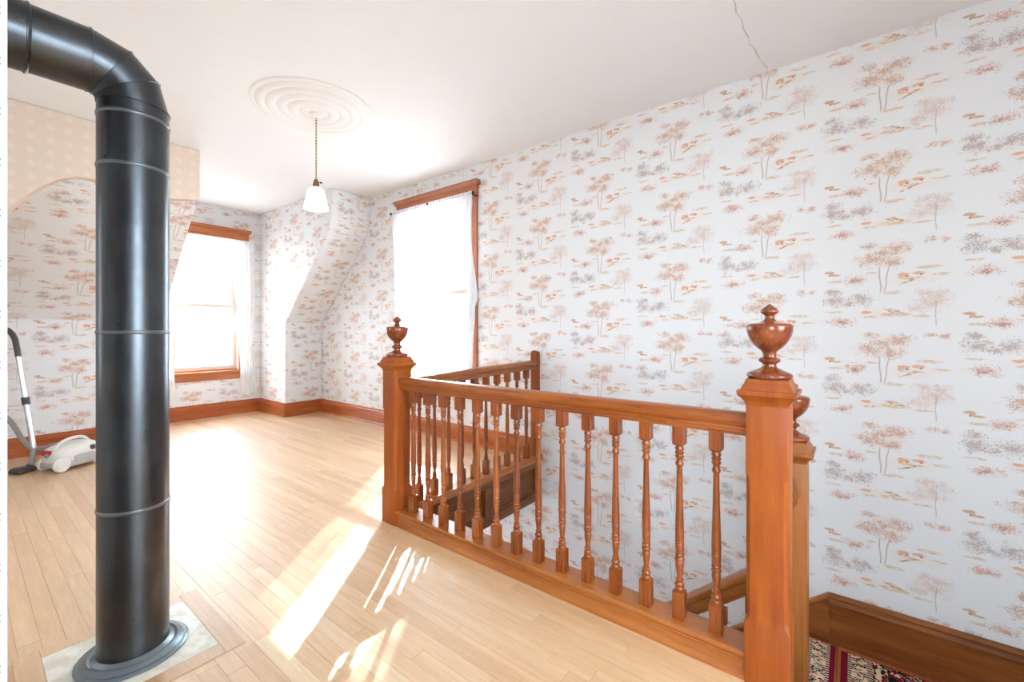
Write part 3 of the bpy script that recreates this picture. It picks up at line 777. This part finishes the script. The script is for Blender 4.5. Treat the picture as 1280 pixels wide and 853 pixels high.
bm = new_bm(); rings(bm, [[(x, PY+rr*math.cos(2*PI*i/56), zc+rr*math.sin(2*PI*i/56)) for i in range(56)] for x, rr in ((.126, PR), (.128, PR+.005), (.134, PR+.005), (.137, PR))], cap=False); obj('seam_bead', bm, M['pipe'], sp, 60)
for (t, z) in ((-2.2, 1.12), (-1.2, .535), (-2.6, 1.66)):
    bm = new_bm(); bmesh.ops.create_icosphere(bm, subdivisions=2, radius=.004, matrix=Matrix.Translation((PX+PR*math.cos(t), PY+PR*math.sin(t), z))); obj('screw', bm, M['iron'], sp, 60)
bm = new_bm(); lathe(bm, [(.003, .150), (.008, .150), (.013, .144), (.013, .136), (.020, .128), (.024, .118), (.020, .110), (.026, .103), (.030, .0965), (.022, .0950), (.003, .0950)], PX, PY, 64); obj('floor_collar', bm, M['collar'], sp, 35)
hp = thing('hearth_plate', 'square cream painted plate let into the floor around the stovepipe', 'floor plate', (.377, 1.944, 0))
bm = new_bm(); box(bm, .180, .572, 1.748, 2.140, .0004, .0028); obj('plate', bm, M['plate'], hp)
for n, q in enumerate(((.118, .178, 1.686, 2.202), (.574, .634, 1.686, 2.202), (.180, .572, 2.142, 2.202), (.180, .572, 1.686, 1.746))):
    bm = new_bm(); box(bm, q[0], q[1], q[2], q[3], .0004, .0022); obj('border_board', bm, M['floor'], hp, bevel=.0006)

# ================================================================== CEILING LIGHT
MX, MY = 1.600, 3.060
md = thing('ceiling_medallion', 'round white plaster ceiling medallion with concentric rings', 'ceiling medallion', (MX, MY, ZC))
pr = [(ZC-.0002, .405), (ZC-.006, .405), (ZC-.010, .398), (ZC-.012, .385)]
def bulge(r0, r1, h0, h1, hh):
    out = []
    for i in range(7):
        t = i/6; out.append((ZC-(h0+(h1-h0)*t)-hh*math.sin(PI*t), r0+(r1-r0)*t))
    return out
pr += bulge(.375, .315, .010, .016, .014)+bulge(.312, .245, .016, .022, .014)+bulge(.242, .175, .020, .026, .014)+bulge(.172, .100, .022, .028, .016)+bulge(.098, .050, .022, .026, .006)+[(ZC-.026, .002)]
bm = new_bm(); lathe(bm, pr, MX, MY, 72); obj('plaster_rose', bm, M['plaster'], md, 35)
LX, LY = 1.626, 3.083
pl = thing('pendant_lamp', 'pendant lamp with a white glass shade hanging on a twisted cord', 'pendant lamp', (LX, LY, ZC))
bm = new_bm(); lathe(bm, [(ZC-.020, .050), (ZC-.034, .048), (ZC-.044, .030), (ZC-.050, .010)], LX, LY, 28); obj('canopy', bm, M['plaster'], pl, 40)
for s in (0, PI):
    bm = new_bm(); tube(bm, [(LX+.0028*math.cos(s+z*130), LY+.0028*math.sin(s+z*130), z) for z in [2.655-.0065*i for i in range(71)]], .0026, 6); obj('cord_strand', bm, M['cord'], pl, 60)
bm = new_bm(); lathe(bm, [(2.205, .004), (2.203, .010), (2.192, .017), (2.172, .019), (2.168, .022), (2.150, .022), (2.146, .030), (2.128, .031)], LX, LY, 20); sk = obj('socket', bm, M['brass'], pl, 40)
bm = new_bm(); tube(bm, [(LX+.018*.6, LY-.018*.8, 2.178), (LX+.034*.6, LY-.034*.8, 2.178)], .0028, 8); tube(bm, [(LX+.033*.6, LY-.033*.8, 2.178), (LX+.041*.6, LY-.041*.8, 2.178)], .007, 8); obj('switch_key', bm, M['iron'], sk, 40)
bm = new_bm()
sh = [(2.142, .034), (2.134, .046), (2.122, .054), (2.10, .060), (2.06, .068), (2.02, .077), (1.988, .084), (1.984, .084), (1.988, .081), (2.02, .074), (2.06, .065), (2.10, .057), (2.122, .051), (2.134, .043), (2.139, .031)]
lathe(bm, sh, LX, LY, 8, cap=False, rot=.3); obj('glass_shade', bm, M['opal'], pl, 25)
bm = new_bm(); lathe(bm, [(2.135, .012), (2.115, .016), (2.09, .026), (2.065, .030), (2.045, .026), (2.032, .014), (2.028, .002)], LX, LY, 16); obj('bulb', bm, M['bulb'], pl, 60)

# ================================================================== CURTAINS
def drape(name, m, parent, fn, ns=60, nz=26):
    """fn(s in 0..1, t in 0..1) -> world point; sheet given a thin second side"""
    bm = new_bm()
    g = [[bm.verts.new(fn(i/ns, j/nz)) for i in range(ns+1)] for j in range(nz+1)]
    for j in range(nz):
        for i in range(ns): bm.faces.new((g[j][i], g[j][i+1], g[j+1][i+1], g[j+1][i]))
    return obj(name, bm, m, parent, 180)
def panel_fn(mp, keys, folds, amp, seed):
    """keys: (z, s_left, s_right) from the top down"""
    rr = random.Random(seed); ph = rr.random()*6
    def f(s, t):
        z = keys[0][0]+(keys[-1][0]-keys[0][0])*t
        l, r_ = keys[-1][1], keys[-1][2]
        for (za, la, ra), (zb, lb, rb) in zip(keys, keys[1:]):
            if zb <= z <= za+1e-9:
                q = (za-z)/(za-zb); q = q*q*(3-2*q)
                l, r_ = la+(lb-la)*q, ra+(rb-ra)*q; break
        w = abs(r_-l)
        a = amp*(.6+.4*math.sin(3*s+ph))
        d = .085+a*math.sin(2*PI*folds*s+ph+1.2*math.sin(2.2*t+s*3))
        zz = z+(.012*math.sin(2*PI*folds*s+ph) if t > .98 else 0)
        return mp(l+(r_-l)*s+.006*math.sin(9*t+ph+6*s), d, zz)
    return f
mr = lambda s, d, z: (XW-.024-d, s, z)
cu = thing('window_curtain', 'sheer white curtain with a lace valance on the window beside the stairs', 'curtain', (XW, 3.43, 0))
drape('curtain_panel', M['sheer'], cu, panel_fn(mr, [(2.365, 3.97, 3.47), (1.8, 3.955, 3.455), (.9, 3.95, 3.45), (.42, 3.955, 3.45)], 7.5, .018, 1))
drape('curtain_panel', M['sheer'], cu, panel_fn(mr, [(2.365, 3.06, 2.80), (2.0, 3.02, 2.80), (1.40, 2.86, 2.735), (1.30, 2.85, 2.775), (.95, 2.93, 2.80), (.42, 2.98, 2.81)], 5.5, .018, 2))
drape('valance', M['valance'], cu, panel_fn(lambda s, d, z: mr(s, d+.012, z), [(2.405, 3.985, 2.79), (2.36, 3.98, 2.79), (2.10, 3.975, 2.80)], 26, .008, 3), 220, 10)
rod = thing('curtain_rod', 'thin dark curtain rod with black knobs on the window beside the stairs', 'curtain rod', (XW, 3.43, 2.385))
bm = new_bm(); tube(bm, [(XW-.115, 2.79, 2.385), (XW-.115, 4.02, 2.385)], .005, 8); obj('pole', bm, M['iron'], rod, 60)
for y in (2.785, 4.025, 3.41):
    bm = new_bm(); bmesh.ops.create_icosphere(bm, subdivisions=2, radius=.013, matrix=Matrix.Translation((XW-.125 if y == 3.41 else XW-.115, y, 2.388))); obj('knob', bm, M['iron'], rod, 60)
for y in (2.82, 3.99):
    bm = new_bm(); box(bm, XW-.12, XW-.020, y-.004, y+.004, 2.378, 2.390); obj('bracket', bm, M['iron'], rod)
mb = lambda s, d, z: (s, YB-.024-d, z)
cu = thing('dormer_curtain', 'sheer white ruffled curtain tied aside on the dormer window', 'curtain', (1.97, YB, 0))
drape('curtain_panel', M['sheer'], cu, panel_fn(mb, [(2.255, 2.215, 2.475), (1.75, 2.235, 2.485), (1.38, 2.275, 2.475), (1.20, 2.225, 2.47), (.90, 2.31, 2.465), (.60, 2.325, 2.49), (.265, 2.315, 2.515)], 5, .020, 5))
drape('curtain_panel', M['sheer'], cu, panel_fn(mb, [(2.255, 1.725, 1.465), (1.75, 1.705, 1.455), (1.30, 1.62, 1.46), (.90, 1.60, 1.465), (.265, 1.62, 1.44)], 5, .020, 6))
drape('valance', M['valance'], cu, panel_fn(lambda s, d, z: mb(s, d+.012, z), [(2.285, 1.455, 2.485), (2.25, 1.455, 2.485), (2.13, 1.46, 2.49)], 22, .009, 7), 200, 8)
rod = thing('curtain_rod', 'thin white curtain rod across the dormer window', 'curtain rod', (1.97, YB, 2.27))
bm = new_bm(); tube(bm, [(1.45, YB-.115, 2.272), (2.49, YB-.115, 2.272)], .005, 8); obj('pole', bm, M['plaster'], rod, 60)
for x in (1.47, 2.47):
    bm = new_bm(); box(bm, x-.004, x+.004, YB-.12, YB-.022, 2.265, 2.277); obj('bracket', bm, M['plaster'], rod)

# ================================================================== VACUUM CLEANER
VX, VY = .572, 4.985
va = thing('vacuum_cleaner', 'pale grey canister vacuum cleaner with upright tube by the left baseboard', 'vacuum cleaner', (VX, VY, 0))
ca, sa = math.cos(.50), math.sin(.50)
def vl(x, y, z): return (VX+x*ca-y*sa, VY+x*sa+y*ca, z)
def superell(bm, L, Wd, z0, z1, e=.62, cx=0, cy=0, nose=0.0, nu=28, nv=14):
    sg = lambda v, p: math.copysign(abs(v)**p, v)
    rs = []
    for j in range(nv+1):
        ph = -PI/2+PI*j/nv; row = []
        for i in range(nu):
            th = 2*PI*i/nu
            x = L/2*sg(math.cos(ph), e)*sg(math.cos(th), e); y = Wd/2*sg(math.cos(ph), e)*sg(math.sin(th), e)
            z = (z0+z1)/2+(z1-z0)/2*sg(math.sin(ph), e)
            z = z0+(z-z0)*(1-nose*(.5-x/L))
            row.append(vl(cx+x+1e-5*math.cos(th), cy+y+1e-5*math.sin(th), z))
        rs.append(row)
    return rings(bm, rs)
bm = new_bm(); superell(bm, .31, .235, .030, .212, .62, cx=.01, nose=.16); body = obj('body', bm, M['vac_body'], va, 180)
bm = new_bm(); superell(bm, .315, .240, .018, .080, .45, cx=.01); obj('bumper', bm, M['vac_grey'], va, 180)
bm = new_bm(); superell(bm, .15, .012, .055, .115, .5, cx=.03, cy=-.1155); obj('side_panel', bm, M['vac_grey'], body, 180)
bm = new_bm(); superell(bm, .055, .040, .120, .165, .6, cx=.085, cy=-.096); obj('vent', bm, M['vac_dark'], body, 180)
bm = new_bm(); superell(bm, .03, .10, .12, .165, .6, cx=-.132, cy=.02); obj('hose_port', bm, M['vac_red'], body, 180)
for sx, sy, rr in ((-.128, -.112, .058), (-.100, .090, .050), (.12, -.112, .026), (.12, .112, .026)):
    bm = new_bm()
    prw = [(-.016, rr*.6), (-.014, rr*.9), (-.006, rr), (.006, rr), (.014, rr*.9), (.016, rr*.6), (.012, rr*.4)]
    rings(bm, [[vl(sx+r_*math.cos(2*PI*i/24), sy+d, rr+.001+r_*math.sin(2*PI*i/24)) for i in range(24)] for d, r_ in prw]); obj('wheel', bm, M['vac_body'], va, 40)
bm = new_bm(); tube(bm, spline([vl(-.115, -.02, .150), vl(-.08, -.02, .205), vl(0, -.02, .232), vl(.08, -.02, .226), vl(.125, -.02, .185)], 6), [.013]*25, 10); obj('carry_handle', bm, M['vac_body'], va, 60)
hd = (.345, 5.075)
bm = new_bm()
hp_ = [(-.055, -.075), (.055, -.075), (.062, -.03), (.03, .05), (-.03, .05), (-.062, -.03)]
c2, s2 = math.cos(-1.15), math.sin(-1.15)
rings(bm, [[(hd[0]+(x*k)*c2-(y*k)*s2, hd[1]+(x*k)*s2+(y*k)*c2, z) for x, y in hp_] for z, k in ((.002, .98), (.012, 1.02), (.030, .95), (.042, .72))])
obj('floor_head', bm, M['vac_dark'], va, 40, bevel=.004)
T0, T1 = Vector((.395, 5.19, .155)), Vector((.318, 5.30, .905))
bm = new_bm(); tube(bm, spline([(.362, 5.100, .038), (.380, 5.135, .060), (.388, 5.165, .095), tuple(T0)], 5), .019, 12); obj('neck', bm, M['vac_hose'], va, 60)
Tm = T0.lerp(T1, .50)
bm = new_bm(); tube(bm, [T0, Tm], .0185, 14); obj('lower_tube', bm, M['steel'], va, 60)
bm = new_bm(); tube(bm, [Tm, T1], .0165, 14); obj('upper_tube', bm, M['steel'], va, 60)
bm = new_bm(); tube(bm, [Tm-(T1-T0)*.035, Tm+(T1-T0)*.045], .024, 14); obj('tube_clamp', bm, M['vac_dark'], va, 60)
bm = new_bm(); tube(bm, spline([tuple(T1-(T1-T0)*.02), (.312, 5.31, .96), (.300, 5.325, 1.04), (.270, 5.34, 1.10), (.225, 5.34, 1.125)], 6), .019, 12); obj('grip', bm, M['vac_dark'], va, 60)
hs = spline([(.225, 5.34, 1.125), (.16, 5.33, 1.06), (.15, 5.31, .80), (.20, 5.30, .52), (.285, 5.29, .36), (.335, 5.27, .235), (.385, 5.23, .150), (.455, 5.16, .150), (.505, 5.09, .175), (.54, 5.02, .170), (.50, 4.96, .150), vl(-.155, 0, .125)], 8)
bm = new_bm(); tube(bm, hs, [.0165+(.0012 if i % 2 else 0) for i in range(len(hs))], 10); obj('hose', bm, M['vac_hose'], va, 60)
